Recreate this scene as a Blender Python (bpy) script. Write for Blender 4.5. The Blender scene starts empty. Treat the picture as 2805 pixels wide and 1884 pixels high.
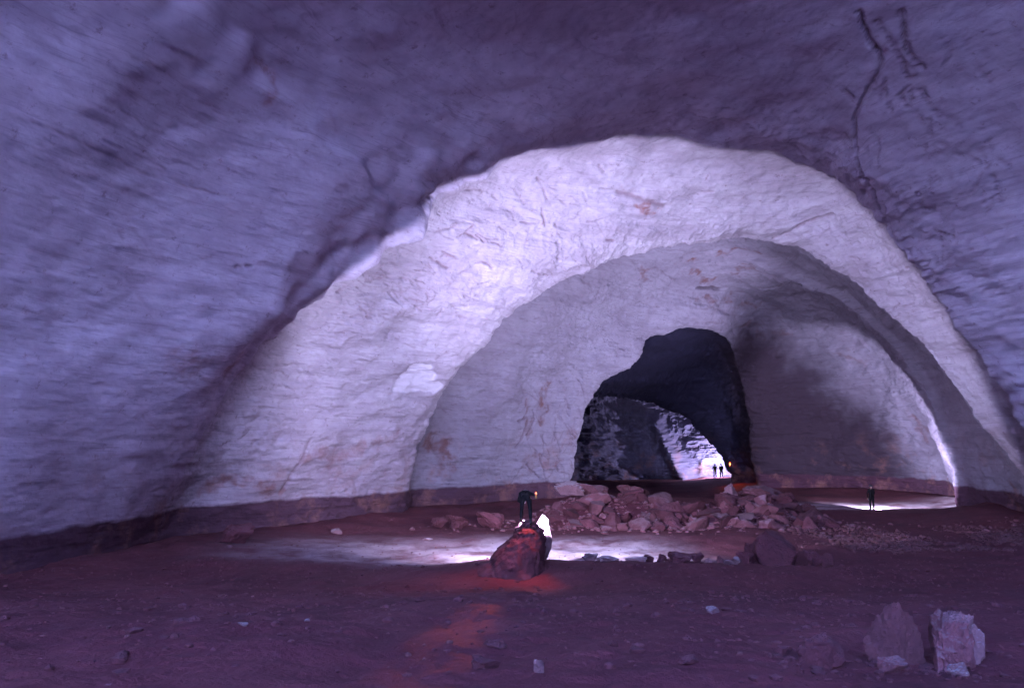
import bpy, bmesh, math, random
import numpy as np
from mathutils import Vector, Matrix
from mathutils.bvhtree import BVHTree

random.seed(7); np.random.seed(7)
SC = bpy.context.scene
COL = SC.collection
R = math.radians

# ------------------------------------------------------------------ camera
F, CX, CY, PITCH, CAMZ = 2080.0, 1402.5, 942.0, math.atan(266/2080.0), 5.0
cam = bpy.data.cameras.new('camera'); cam.sensor_width = 36.0; cam.lens = 36.0*F/2805.0
cam.clip_start = 0.1; cam.clip_end = 2000
camo = bpy.data.objects.new('camera', cam); COL.objects.link(camo)
camo.location = (0, 0, CAMZ); camo.rotation_euler = (math.pi/2 + PITCH, 0, 0)
SC.camera = camo

# ------------------------------------------------------------------ daylight coming in by the cave mouth behind the camera
w = bpy.data.worlds.new('World'); SC.world = w; w.use_nodes = True
nt = w.node_tree; nt.nodes.clear()
sky = nt.nodes.new('ShaderNodeTexSky'); sky.sky_type = 'NISHITA'; sky.sun_disc = False
sky.sun_elevation = math.asin(.81); sky.sun_rotation = math.atan2(.15, .56); sky.air_density = 1.0; sky.dust_density = 0.3; sky.ozone_density = 4.0
tint = nt.nodes.new('ShaderNodeMix'); tint.data_type = 'RGBA'; tint.blend_type = 'MULTIPLY'
tint.inputs[0].default_value = 1.0; tint.inputs[7].default_value = (1.0, 1.1, 1.8, 1)   # tone of the slide stock
bg = nt.nodes.new('ShaderNodeBackground'); bg.inputs[1].default_value = 0.15
wo = nt.nodes.new('ShaderNodeOutputWorld')
nt.links.new(sky.outputs[0], tint.inputs[6]); nt.links.new(tint.outputs[2], bg.inputs[0]); nt.links.new(bg.outputs[0], wo.inputs[0])

sl = bpy.data.lights.new('sun', 'SUN'); sl.energy = 5.0; sl.angle = R(.5); sl.color = (.66, .70, 1.0)
so = bpy.data.objects.new('sun', sl); COL.objects.link(so); so.location = (0, -40, 90)
SUN_TO = Vector((-.15, -.56, -.81)).normalized()                                  # falls on the added bounce slope outside the mouth, behind the camera
so.rotation_euler = Vector((0, 0, -1)).rotation_difference(SUN_TO).to_euler()
SC.view_settings.view_transform = 'Standard'; SC.view_settings.look = 'None'
SC.view_settings.gamma = 1.0; SC.view_settings.exposure = 4.5
SC.render.engine = 'CYCLES'
SC.cycles.use_denoising = True
SC.cycles.max_bounces = 6; SC.cycles.diffuse_bounces = 4; SC.cycles.glossy_bounces = 2
SC.cycles.sample_clamp_indirect = 4.0
SC.cycles.caustics_reflective = False; SC.cycles.caustics_refractive = False

# lamp powers (watts) of the cavers' flash reflectors and carbide lamps
FLASH_A, BEAM_A, FLASH_B, BEAM_B, FLASH_C = 830.0, 0.0, 850.0, 1350.0, 300.0
LAMP_A, LAMP_BEAM, LAMP_C = 20.0, 230.0, 11.0

# ------------------------------------------------------------------ helpers
K = 2805/2335.0
def ray(dx, dy):
    a = (dx*K - CX)/F; b = (CY - dy*K)/F
    c, s = math.cos(PITCH), math.sin(PITCH)
    return Vector((a, c - b*s, s + b*c))
def at(dx, dy, Y):
    d = ray(dx, dy); t = Y/d.y
    return (d.x*t, Y, CAMZ + d.z*t)

def hash3(ix, iy, iz, seed):
    h = (ix.astype(np.int64)*374761393 + iy.astype(np.int64)*668265263 + iz.astype(np.int64)*2147483647 + seed*974711) & 0xFFFFFFFF
    h = ((h ^ (h >> 13))*1274126177) & 0xFFFFFFFF
    h = h ^ (h >> 16)
    return (h & 0xFFFF)/32767.5 - 1.0
def vnoise(p, seed=0):
    i = np.floor(p); f = p - i; i = i.astype(np.int64)
    u = f*f*f*(f*(f*6 - 15) + 10)
    out = 0
    for dx in (0, 1):
        wx = u[..., 0] if dx else 1 - u[..., 0]
        for dy in (0, 1):
            wy = u[..., 1] if dy else 1 - u[..., 1]
            for dz in (0, 1):
                wz = u[..., 2] if dz else 1 - u[..., 2]
                out = out + wx*wy*wz*hash3(i[..., 0]+dx, i[..., 1]+dy, i[..., 2]+dz, seed)
    return out
def fbm(p, octv=4, seed=0, gain=.5, ridged=False):
    a, s, out = 1.0, 1.0, 0
    for k in range(octv):
        n = vnoise(p*s + 17.3*k, seed + k)
        if ridged: n = 1 - 2*np.abs(n)
        out = out + a*n; a *= gain; s *= 2.03
    return out
def sstep(a, b, x):
    t = np.clip((np.asarray(x, float) - a)/(b - a), 0, 1); return t*t*(3 - 2*t)

def tag(o, label=None, cat=None, group=None, kind=None):
    if label: o['label'] = label
    if cat: o['category'] = cat
    if group: o['group'] = group
    if kind: o['kind'] = kind
    return o
def link(o, parent=None):
    COL.objects.link(o)
    if parent: o.parent = parent
    return o
def empty(name, loc=(0, 0, 0), rz=0):
    o = bpy.data.objects.new(name, None); o.location = loc; o.rotation_euler = (0, 0, rz); o.empty_display_size = .2
    return link(o)

def grid_mesh(name, P, N=None, attrs=None, closed=False):
    nu, nv = P.shape[:2]
    me = bpy.data.meshes.new(name)
    idx = np.arange(nu*nv).reshape(nu, nv)
    q = np.stack([idx[:-1, :-1], idx[:-1, 1:], idx[1:, 1:], idx[1:, :-1]], -1).reshape(-1, 4)
    me.vertices.add(nu*nv); me.vertices.foreach_set('co', P.reshape(-1).astype(np.float32))
    me.loops.add(q.size); me.loops.foreach_set('vertex_index', q.reshape(-1).astype(np.int32))
    me.polygons.add(len(q)); me.polygons.foreach_set('loop_start', np.arange(0, q.size, 4, dtype=np.int32))
    me.update(calc_edges=True)
    me.polygons.foreach_set('use_smooth', np.ones(len(q), bool))
    for k, v in (attrs or {}).items():
        at_ = me.attributes.new(k, 'FLOAT', 'POINT'); at_.data.foreach_set('value', v.reshape(-1).astype(np.float32))
    if N is not None:
        me.normals_split_custom_set_from_vertices(N.reshape(-1, 3).astype(np.float32))
    return me
def grid_normals(P):
    a = np.gradient(P, axis=0); b = np.gradient(P, axis=1)
    n = np.cross(b, a); n /= np.linalg.norm(n, axis=-1, keepdims=True) + 1e-9
    return n

# ------------------------------------------------------------------ materials
def node(nt, t, **kw):
    n = nt.nodes.new(t)
    for k, v in kw.items(): setattr(n, k, v)
    return n
def new_mat(name):
    m = bpy.data.materials.new(name); m.use_nodes = True; nt = m.node_tree; nt.nodes.clear()
    out = node(nt, 'ShaderNodeOutputMaterial'); bs = node(nt, 'ShaderNodeBsdfPrincipled')
    nt.links.new(bs.outputs[0], out.inputs[0]); bs.inputs['Roughness'].default_value = .85
    bs.inputs['Specular IOR Level'].default_value = .25
    return m, nt, bs
def noise(nt, coord, scale, detail=6, rough=.55, stretch=None, dist=0):
    if stretch:
        mp = node(nt, 'ShaderNodeMapping'); mp.inputs['Scale'].default_value = stretch
        nt.links.new(coord, mp.inputs[0]); coord = mp.outputs[0]
    n = node(nt, 'ShaderNodeTexNoise'); n.inputs['Scale'].default_value = scale
    n.inputs['Detail'].default_value = detail; n.inputs['Roughness'].default_value = rough; n.inputs['Distortion'].default_value = dist
    nt.links.new(coord, n.inputs['Vector']); return n.outputs[0]
def ramp(nt, val, stops):
    r = node(nt, 'ShaderNodeValToRGB'); e = r.color_ramp.elements
    e[0].position, e[0].color = stops[0][0], (*stops[0][1], 1) if not isinstance(stops[0][1], float) else (stops[0][1],)*3 + (1,)
    e[1].position, e[1].color = stops[-1][0], (*stops[-1][1], 1) if not isinstance(stops[-1][1], float) else (stops[-1][1],)*3 + (1,)
    for p, c in stops[1:-1]:
        x = e.new(p); x.color = (*c, 1) if not isinstance(c, float) else (c, c, c, 1)
    nt.links.new(val, r.inputs[0]); return r.outputs[0]
def mix(nt, fac, a, b, mode='MIX'):
    m = node(nt, 'ShaderNodeMix', data_type='RGBA', blend_type=mode)
    for i, v in ((0, fac), (6, a), (7, b)):
        if hasattr(v, 'is_output') or hasattr(v, 'node'): nt.links.new(v, m.inputs[i])
        else: m.inputs[i].default_value = v if i == 0 else (*v, 1)
    return m.outputs[2]
def math_n(nt, op, a, b=None, clamp=False):
    m = node(nt, 'ShaderNodeMath', operation=op, use_clamp=clamp)
    for i, v in ((0, a), (1, b)):
        if v is None: continue
        if hasattr(v, 'node'): nt.links.new(v, m.inputs[i])
        else: m.inputs[i].default_value = v
    return m.outputs[0]
def bump(nt, bs, hs):
    prev = None
    for h, st, d in hs:
        b = node(nt, 'ShaderNodeBump'); b.inputs['Strength'].default_value = st; b.inputs['Distance'].default_value = d
        nt.links.new(h, b.inputs['Height'])
        if prev: nt.links.new(prev, b.inputs['Normal'])
        prev = b.outputs[0]
    nt.links.new(prev, bs.inputs['Normal'])

PALE = (.42, .385, .42); PALE2 = (.32, .285, .32); MUD = (.098, .025, .036); MUD2 = (.135, .042, .053); RUST = (.22, .10, .085)
def rock_material(name='limestone', tone=1.0, bmp=.75, blue=1.02, foot_shade=0.0, mudline=True):
    m, nt, bs = new_mat(name)
    geo = node(nt, 'ShaderNodeNewGeometry'); pos = geo.outputs['Position']
    strata = noise(nt, pos, 1.0, 6, .6, (.16, .16, 1.5), .6)
    strata2 = noise(nt, pos, 1.0, 6, .65, (.55, .55, 4.5), .4)
    big = noise(nt, pos, .19, 6, .62)
    spk = noise(nt, pos, 2.6, 6, .7)
    c = ramp(nt, strata, [(.30, PALE2), (.46, PALE), (.72, (.47, .44, .47))])
    c = mix(nt, ramp(nt, strata2, [(.30, .55), (.44, .0)]), c, (.28, .245, .275))
    c = mix(nt, ramp(nt, big, [(.34, .60), (.56, .0)]), c, (.30, .25, .28))
    c = mix(nt, ramp(nt, spk, [(.30, .8), (.41, .0)]), c, (.20, .14, .155))
    fine = noise(nt, pos, 1.0, 5, .7, (.9, .9, 9.0), .8)
    c = mix(nt, ramp(nt, fine, [(.29, .75), (.41, .0)]), c, (.22, .18, .205))
    streak = noise(nt, pos, 1.0, 5, .72, (.30, .30, 7.0), 1.2)
    c = mix(nt, ramp(nt, streak, [(.33, .65), (.45, .0)]), c, (.25, .205, .235))
    c = mix(nt, ramp(nt, noise(nt, pos, .75, 7, .7, (1, 1, 1.5)), [(.44, .0), (.64, .50)]), c, (.29, .245, .275))
    at_s = node(nt, 'ShaderNodeAttribute', attribute_name='stain_and_shade'); at_c = node(nt, 'ShaderNodeAttribute', attribute_name='crack'); at_p = node(nt, 'ShaderNodeAttribute', attribute_name='scar')
    c = mix(nt, at_p.outputs['Fac'], c, (.58, .55, .59))
    sb = math_n(nt, 'MULTIPLY', at_s.outputs['Fac'], ramp(nt, noise(nt, pos, 1.3, 7, .65), [(.36, .1), (.58, 1.0)]))
    c = mix(nt, sb, c, RUST)
    c = mix(nt, math_n(nt, 'MULTIPLY', at_c.outputs['Fac'], .62), c, (.15, .08, .09))
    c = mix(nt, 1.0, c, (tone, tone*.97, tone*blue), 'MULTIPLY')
    at_k = node(nt, 'ShaderNodeAttribute', attribute_name='wall_shade')
    c = mix(nt, math_n(nt, 'MULTIPLY', at_k.outputs['Fac'], .97), c, (.030, .017, .028))  # shade of the inner right wall, painted over the rock colour
    # flood line: below it the walls wear a coat of brown mud
    sep = node(nt, 'ShaderNodeSeparateXYZ'); nt.links.new(pos, sep.inputs[0])
    wob = noise(nt, pos, .5, 6, .6)
    zz = math_n(nt, 'ADD', sep.outputs[2], math_n(nt, 'MULTIPLY', math_n(nt, 'SUBTRACT', wob, .5), .55))
    band = ramp(nt, math_n(nt, 'MULTIPLY', zz, .25), [(.405, 1.0), (.445, 0.0)])
    mud = mix(nt, noise(nt, pos, 1.1, 6, .6), (.040, .014, .030), (.068, .024, .040))
    if foot_shade:                                                                    # shade painted in: darker and redder towards the foot of the wall
        fz = ramp(nt, math_n(nt, 'MULTIPLY', math_n(nt, 'ADD', sep.outputs[2], math_n(nt, 'MULTIPLY', noise(nt, pos, .22, 6, .6), 5.0)), .06), [(.20, foot_shade), (.62, 0.0)])
        c = mix(nt, fz, c, (.16, .085, .115))
    c = mix(nt, math_n(nt, 'MULTIPLY', band, .94 if mudline else .25), c, mud)
    # splashes of mud thinning out above it
    spl = math_n(nt, 'MULTIPLY', ramp(nt, noise(nt, pos, .45, 7, .65), [(.52, .0), (.66, .6)]), ramp(nt, math_n(nt, 'MULTIPLY', sep.outputs[2], .1), [(.15, 1.0), (.62, .0)]))
    c = mix(nt, spl, c, RUST)
    nt.links.new(c, bs.inputs['Base Color'])
    bump(nt, bs, [(noise(nt, pos, 1.6, 7, .62), .42*bmp, .22), (strata2, .40*bmp, .10), (noise(nt, pos, 9, 4, .65), .45*bmp, .05)])
    return m
def ground_material():
    m, nt, bs = new_mat('cave_mud')
    geo = node(nt, 'ShaderNodeNewGeometry'); pos = geo.outputs['Position']
    c = ramp(nt, noise(nt, pos, .35, 8, .62), [(.30, (.070, .018, .028)), (.50, MUD), (.70, MUD2)])
    c = mix(nt, ramp(nt, noise(nt, pos, 2.2, 8, .7), [(.60, .0), (.74, .55)]), c, (.17, .075, .095))
    c = mix(nt, ramp(nt, noise(nt, pos, 7.0, 4, .6), [(.70, .0), (.76, .7)]), c, (.26, .165, .20))
    at_p = node(nt, 'ShaderNodeAttribute', attribute_name='lit_floor')
    c = mix(nt, math_n(nt, 'MULTIPLY', at_p.outputs['Fac'], ramp(nt, noise(nt, pos, .55, 7, .65), [(.36, .15), (.58, 1.0)])), c, (.50, .42, .47))  # flash-lit floor painted as a paler ground colour
    sp = node(nt, 'ShaderNodeSeparateXYZ'); nt.links.new(pos, sp.inputs[0])
    bounce_slope = ramp(nt, math_n(nt, 'MULTIPLY', sp.outputs[1], -.02), [(.30, 0.0), (.46, 1.0)])            # pale unseen ground added to bounce sunlight into the cave
    c = mix(nt, bounce_slope, c, (.46, .44, .46))
    nt.links.new(c, bs.inputs['Base Color']); bs.inputs['Roughness'].default_value = .8
    bump(nt, bs, [(noise(nt, pos, 1.8, 9, .65), .6, .18), (noise(nt, pos, 11, 6, .65), .5, .05)])
    return m
def boulder_material(name, brown, pale, top):
    m, nt, bs = new_mat(name)
    geo = node(nt, 'ShaderNodeNewGeometry'); pos = geo.outputs['Position']
    oi = node(nt, 'ShaderNodeObjectInfo')
    n1 = noise(nt, pos, 1.7, 8, .65)
    c = mix(nt, ramp(nt, n1, [(.35, 0.0), (.65, 1.0)]), brown, tuple(min(1, x*1.5) for x in brown))
    # clean stone where the mud coat has been washed off the upper faces
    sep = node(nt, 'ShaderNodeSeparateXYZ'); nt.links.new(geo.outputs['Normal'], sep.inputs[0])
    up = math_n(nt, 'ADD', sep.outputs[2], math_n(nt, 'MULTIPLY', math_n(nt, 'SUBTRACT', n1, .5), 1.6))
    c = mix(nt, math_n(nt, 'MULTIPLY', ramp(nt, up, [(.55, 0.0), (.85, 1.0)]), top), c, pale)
    hv = node(nt, 'ShaderNodeHueSaturation'); nt.links.new(c, hv.inputs['Color'])
    nt.links.new(math_n(nt, 'ADD', math_n(nt, 'MULTIPLY', oi.outputs['Random'], .5), .75), hv.inputs['Value'])
    nt.links.new(hv.outputs[0], bs.inputs['Base Color'])
    bump(nt, bs, [(noise(nt, pos, 4, 9, .68), .9, .14), (noise(nt, pos, 22, 5, .65), .7, .03)])
    return m
def flat_mat(name, col, rough=.8, metal=0.0, emit=None, est=0):
    m, nt, bs = new_mat(name)
    geo = node(nt, 'ShaderNodeTexCoord')
    c = mix(nt, noise(nt, geo.outputs['Object'], 14, 4, .6), tuple(x*.75 for x in col), tuple(min(1, x*1.25) for x in col))
    nt.links.new(c, bs.inputs['Base Color']); bs.inputs['Roughness'].default_value = rough; bs.inputs['Metallic'].default_value = metal
    if emit:
        bs.inputs['Emission Color'].default_value = (*emit, 1); bs.inputs['Emission Strength'].default_value = est
    return m
M = dict(gravel=boulder_material('gravel_stone', (.092, .034, .040), (.16, .09, .10), .5), rock=rock_material('limestone', .95, .75, 1.06, .38), rock_near=rock_material('smooth_limestone', 1.06, .5, 1.16, .62), rock_in=rock_material('shaded_limestone', .52, .75, 1.14), rock_dark=rock_material('deep_shade_limestone', .050, .8, 2.1), rock_far=rock_material('dimmed_far_limestone', .30, .75, 1.45, 0.0, False), ground=ground_material(),  # inner, dark and far limestone: dimmer light painted in as a lower tone
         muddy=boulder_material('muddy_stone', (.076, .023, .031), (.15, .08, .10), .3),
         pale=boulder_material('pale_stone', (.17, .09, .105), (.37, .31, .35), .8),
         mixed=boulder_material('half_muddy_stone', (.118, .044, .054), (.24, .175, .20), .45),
         cloth=flat_mat('dark_overall', (.009, .008, .010)), skin=flat_mat('skin', (.36, .20, .15), .6),
         boot=flat_mat('rubber_boot', (.02, .018, .02), .5), helmet=flat_mat('helmet_shell', (.05, .04, .05), .4),
         paleboot=flat_mat('pale_boot', (.5, .47, .5), .5),
         steel=flat_mat('flash_steel', (.45, .45, .47), .3, .9), black=flat_mat('black_plastic', (.02, .02, .02), .5),
         brass=flat_mat('brass', (.45, .30, .12), .35, .9),
         bulb=flat_mat('flash_bulb', (.8, .8, .8), .3), flame=flat_mat('carbide_flame', (1, .5, .2), .5, 0, (1.0, .10, .02), .9))

# ------------------------------------------------------------------ cave shell: cross sections from the mouth to the far wall
def pr(*pts): return [at(*p) for p in pts]
def shift(ring, dy, amt, cen=None):
    pts = np.array(ring, float); c = np.array(cen if cen else (pts[:, 0].mean(), 0, 5.0))
    d = pts - c; d[:, 1] = 0; d /= np.linalg.norm(d, axis=1, keepdims=True)
    a = np.array(amt if hasattr(amt, '__len__') else [amt]*len(pts))[:, None]
    pts = pts + d*a; pts[:, 1] += dy
    return pts.tolist()
def xz(Y, pts): return [(x, Y, z) for x, z in pts]
rings = []; marks = {}
def add(ring, n, mark=None):
    """n = number of mesh rows between the section before and this one"""
    if mark: marks[mark] = len(rings)
    rings.append((ring, n))
add(xz(-22, [(-27, -1.0), (-28, 3), (-28.5, 10), (-28, 17), (-25.5, 24), (-19, 30), (-8, 33.5), (4, 35), (16, 34), (28, 30), (36, 20), (39, 4), (39, -1)]), 0)
add(xz(-9, [(-24, -1.0), (-24, 2.3), (-24, 8), (-23.2, 13.5), (-21, 18.5), (-15.5, 23), (-7.5, 25.5), (3, 27), (15, 26), (26, 23), (34, 15.5), (37.5, 2.5), (37.6, -1)]), 8)
add(xz(0, [(-22.5, -1.0), (-22.5, 2), (-22.5, 6.5), (-21.6, 11), (-19, 16), (-14.5, 20), (-7, 22.4), (3, 23.6), (14, 23), (25, 20.5), (33, 13.5), (36.5, 2), (37, -1)]), 14)
add(xz(16, [(-19.6, -1.0), (-19.5, 1.9), (-19.6, 6.3), (-18.8, 10.5), (-16.8, 15), (-12.8, 19), (-6, 22), (3, 23.2), (13, 23), (23, 20.4), (31, 13.5), (34.5, 2), (35, -1)]), 24)
add(xz(27, [(-17.2, -.8), (-17.2, 1.8), (-17.0, 6.2), (-16.2, 10.4), (-14.4, 14.6), (-11.2, 18.2), (-5, 21.2), (4, 22.2), (13, 22.6), (22, 19.8), (29.5, 13.6), (33, 2), (33.4, -1)]), 60)
E1 = [None] + pr((372, 1160, 36.5), (520, 900, 36.8), (650, 760, 37.2), (785, 618, 37.6), (955, 515, 38.4), (1110, 385, 39.5), (1490, 318, 41), (1850, 378, 43), (2050, 570, 42), (2205, 765, 41), (2420, 1128, 40)) + [None]
E1[0] = (E1[1][0]-.1, E1[1][1], -.8); E1[12] = (E1[11][0]+.2, E1[11][1], -.8)
add(E1, 90, 'E1')
add(shift(E1, 1.0, [0, 0, .0, .25, .9, .7, .2, .0, .5, 1.0, .9, .2, 0]), 20)
E2 = [None] + pr((935, 1114, 51.5), (985, 965, 51), (1050, 850, 50.4), (1140, 735, 50), (1262, 642, 50), (1425, 572, 50.3), (1605, 544, 51), (1790, 560, 51), (1965, 655, 49), (2120, 815, 47), (2330, 1085, 46)) + [None]
E2[0] = (E2[1][0]+.2, E2[1][1], -.8); E2[12] = (E2[11][0]+.4, E2[11][1], -.8)
mid = [[.47*a + .53*b for a, b in zip(p, q)] for p, q in zip(E1, E2)]
add(shift(mid, 0, [.6, .6, .8, .9, .9, .7, .3, .2, .6, .9, .9, .5, .5]), 70)
add(E2, 80, 'E2')
add(shift(E2, .5, [0, .05, .2, .5, .7, .8, .8, .7, .6, .5, .4, .2, .1]), 14)
T0 = shift(E2, 2.2, [.1, .2, .4, .9, 1.3, 1.5, 1.5, 1.3, 1.0, .7, .5, .2, .1])
for i_, p_ in zip((9, 10, 11), pr((2010, 690, 52.5), (2185, 870, 51.5), (2300, 1123, 50.5))): T0[i_] = p_
T0[12] = (T0[11][0] + .3, T0[11][1], -.8)
add(T0, 16)
E4 = [None] + pr((1306, 1096, 65), (1326, 985, 65), (1358, 885, 65.5), (1440, 838, 66), (1472, 772, 67), (1525, 752, 68), (1600, 745, 70), (1652, 775, 73), (1690, 880, 76), (1712, 985, 78), (1722, 1085, 79)) + [None]
E4[0] = (E4[1][0]+.2, E4[1][1], -.8); E4[12] = (E4[11][0]+.3, E4[11][1], -.8)
T1 = [None] + pr((1085, 1103, 57.5), (1120, 985, 57.5), (1165, 865, 57.5), (1250, 765, 57.5), (1350, 680, 58), (1470, 615, 59), (1640, 585, 60), (1838, 652, 60), (1962, 718, 58.8), (2095, 885, 57.8), (2172, 1092, 57)) + [None]
T1[0] = (T1[1][0]+.2, T1[1][1], -.8); T1[12] = (T1[11][0]+.3, T1[11][1], -.8)
pre = shift(T1, -.8, [0, 0, 0, 0, 0, .1, .3, .5, .5, .5, .45, .3, .2])
for i_ in range(7):
    k_ = max(.68, min(1, .68 + .16*(i_ - 4)))
    pre[i_] = [(1 - k_)*a + k_*b for a, b in zip(T0[i_], T1[i_])]
add(pre, 36)
add(T1, 12)
T2 = [None] + pr((1205, 1099, 62), (1235, 985, 62), (1275, 865, 62), (1345, 790, 62), (1410, 718, 62.8), (1500, 672, 64), (1620, 655, 67), (1740, 690, 71), (1830, 790, 73), (1905, 930, 74), (1940, 1087, 74.5)) + [None]
T2[0] = (T2[1][0]+.2, T2[1][1], -.8); T2[12] = (T2[11][0]+.3, T2[11][1], -.8)
T1b = [[.5*a + .5*b for a, b in zip(p, q)] for p, q in zip(T1, T2)]
for i_, p_ in zip((8, 9, 10, 11), pr((1800, 662, 65), (1928, 738, 65.5), (2068, 905, 66), (2142, 1086, 66.5))): T1b[i_] = p_
T1b[12] = (T1b[11][0]+.3, T1b[11][1], -.8)
add(T1b, 34)
add(T2, 44)
add(E4, 60, 'E4')
add(shift(E4, .6, [.0, .3, .6, .8, .8, .8, .7, .6, .4, .3, .2, .1, .1]), 10)
E5 = [None] + pr((1268, 1095, 86), (1275, 1010, 86), (1290, 955, 86), (1325, 918, 86), (1370, 905, 86), (1420, 905, 86.3), (1475, 912, 86.8), (1530, 930, 87), (1578, 958, 87), (1622, 1010, 87), (1663, 1080, 87)) + [None]
E5[0] = (E5[1][0], 86, -.8); E5[12] = (E5[11][0]+.2, 87, -.8)
m45 = [[.5*a + .5*b for a, b in zip(p, q)] for p, q in zip(E4, E5)]
add(shift(m45, 0, 1.2), 26)
add(E5, 26, 'E5')
add(shift(E5, .5, .9, (16, 0, 3)), 8)
add(xz(91, [(3, -1), (3, 2), (3, 5), (4, 8), (6, 10), (9, 11.5), (13, 12), (17, 12), (21, 11), (25, 9), (28.5, 6), (30, 2), (30, -1)]), 12)
add(xz(97, [(3, -1), (3, 2), (3, 5), (4, 8), (6, 10), (9, 11.5), (13, 12), (17, 12), (21, 11), (25, 9), (28.8, 6), (30.2, 2), (30.4, -1)]), 16)
add([(5 if i < 4 else x, y, z) for i, (x, y, z) in enumerate([(5, 99, -1), (5, 99, 2), (5.5, 99, 4.6), (6, 99.2, 7), (8, 99.5, 8.8), (10.5, 100, 10), (13.5, 100, 10.4), (17, 100.1, 10.2), (20.5, 99.8, 9.3), (24, 99.2, 7.6), (27.5, 98.6, 5), (29, 98.4, 2), (29.2, 98.4, -1)])], 16)
add([(10, 99.8, -1), (10, 100, 1), (10.5, 100, 3), (11, 100.2, 5), (12, 100.4, 6.3), (14, 100.6, 7), (16, 100.8, 7.3), (18, 100.6, 7.2), (20.5, 100.2, 6.6), (23.4, 99.4, 5.4), (25.6, 98.8, 3.6), (26.6, 98.6, 1.4), (26.8, 98.6, -1)], 30)
add([(17.5, 100.6, -1), (17.6, 100.7, 0), (17.7, 100.8, 1), (17.8, 100.9, 2), (18, 101, 2.6), (18.2, 101.1, 3), (18.5, 101.2, 3.2), (18.9, 101.0, 3.1), (19.3, 100.9, 2.8), (19.6, 100.8, 2.2), (19.8, 100.8, 1.4), (19.9, 100.8, .3), (20, 100.8, -1)], 40)
add([(18.5 + .02*i, 101.3, -.95 + .002*i) for i in range(13)], 12)

def catmull(P, n):
    """P (k,3) -> n points through P, uniform in arc length"""
    k = len(P); Q = np.vstack([2*P[0]-P[1], P, 2*P[-1]-P[-2]])
    L = np.linalg.norm(np.diff(P, axis=0), axis=1)**.5
    out = []
    t = np.linspace(0, k-1, n); i = np.minimum(t.astype(int), k-2); f = (t - i)[:, None]
    p0, p1, p2, p3 = Q[i], Q[i+1], Q[i+2], Q[i+3]
    return .5*((2*p1) + (-p0+p2)*f + (2*p0-5*p1+4*p2-p3)*f**2 + (-p0+3*p1-3*p2+p3)*f**3)
def pchip(S, V, x):
    """monotone cubic through V (k,...) at S -> values at x"""
    h = np.diff(S); sh = (-1,) + (1,)*(V.ndim-1); h_ = h.reshape(sh)
    d = np.diff(V, axis=0)/h_
    m = np.zeros_like(V)
    w1 = (2*h[1:] + h[:-1]).reshape(sh); w2 = (h[1:] + 2*h[:-1]).reshape(sh)
    same = d[1:]*d[:-1] > 0
    with np.errstate(divide='ignore', invalid='ignore'):
        hm = (w1 + w2)/(w1/d[:-1] + w2/d[1:])
    m[1:-1] = np.where(same, hm, 0); m[0] = d[0]; m[-1] = d[-1]
    i = np.clip(np.searchsorted(S, x, 'right') - 1, 0, len(S)-2)
    t = ((x - S[i])/h[i]).reshape(sh); H = h[i].reshape(sh)
    return (V[i]*(1+2*t)*(1-t)**2 + m[i]*H*t*(1-t)**2 + V[i+1]*t*t*(3-2*t) + m[i+1]*H*t*t*(t-1))
NU = 1120
prof = np.stack([catmull(np.array(r, float), NU) for r, n in rings])           # (k, NU, 3)
step = np.linalg.norm(np.diff(prof, axis=0), axis=2).mean(1)
S = np.concatenate([[0], np.cumsum(np.maximum(step, .3))])
xs = [np.array([S[0]])]; row = [0]
for k in range(1, len(rings)):
    n = rings[k][1]; xs.append(np.linspace(S[k-1], S[k], n+1)[1:]); row.append(row[-1] + n)
xs = np.concatenate(xs)
P0 = pchip(S, prof, xs)                                                        # (NV, NU, 3)
NV = P0.shape[0]
N0 = grid_normals(P0)
cen = np.stack([np.full(NV, 0.0), P0[:, NU//2, 1], np.full(NV, 4.0)], 1)
inw = np.array([10.0, 0, 4.0])
flip = np.sign(((inw - P0)*N0)[..., [0, 2]].sum(-1).mean()) or 1
N0 = N0*flip                                                                   # pointing into the cave
# relief
Y_ = P0[..., 1]
far = sstep(80, 92, Y_)
A1 = 1 - .35*far
nearf = 1 - sstep(34, 40, Y_)
d = .34*(1 - .3*nearf)*fbm(P0*np.array([.16, .16, .20]), 3, 3)*A1
d += .15*(1 - .6*nearf)*fbm(P0*np.array([.45, .45, .7]), 3, 11)
d += .075*fbm(P0*np.array([.5, .5, 2.4]), 4, 21, .55)*(1 - .5*nearf)
rough = sstep(-.1, .5, fbm(P0*.13, 2, 55)) * sstep(37, 41, Y_)
d += rough*.07*fbm(P0*np.array([1.3, 1.3, 1.8]), 4, 31, .6, True)
d += .03*(1 - .5*nearf)*fbm(P0*3.1, 3, 41, .55)
d += far*.24*fbm(P0*np.array([.55, .55, .9]), 4, 61, .6, True)
# steps of the bedding at the lips of the right-hand ribs
lip = np.exp(-((np.arange(NV)[:, None] - row[marks['E1']])/26.0)**2) * sstep(.55, .62, np.linspace(0, 1, NU))[None, :]
d += lip*.13*fbm(P0*np.array([.25, .25, 1.6]), 3, 71, .6)
edge = np.linspace(0, 1, NU)[None, :]
lipl = np.exp(-((np.arange(NV)[:, None] - row[marks['E1']])/34.0)**2) * sstep(.16, .26, edge)*(1 - sstep(.46, .56, edge))
d += lipl*.75*fbm(P0*np.array([.24, .24, .30]) + 4, 3, 77, .6)
blockl = sstep(20, 24, Y_)*(1 - sstep(33.5, 36.5, Y_))*sstep(.10, .34, edge)*(1 - sstep(.425, .437, edge + .022*fbm(P0*.22, 3, 79)))
d += .55*blockl                                                                   # thick bed that ends in a step under the ceiling
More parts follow.
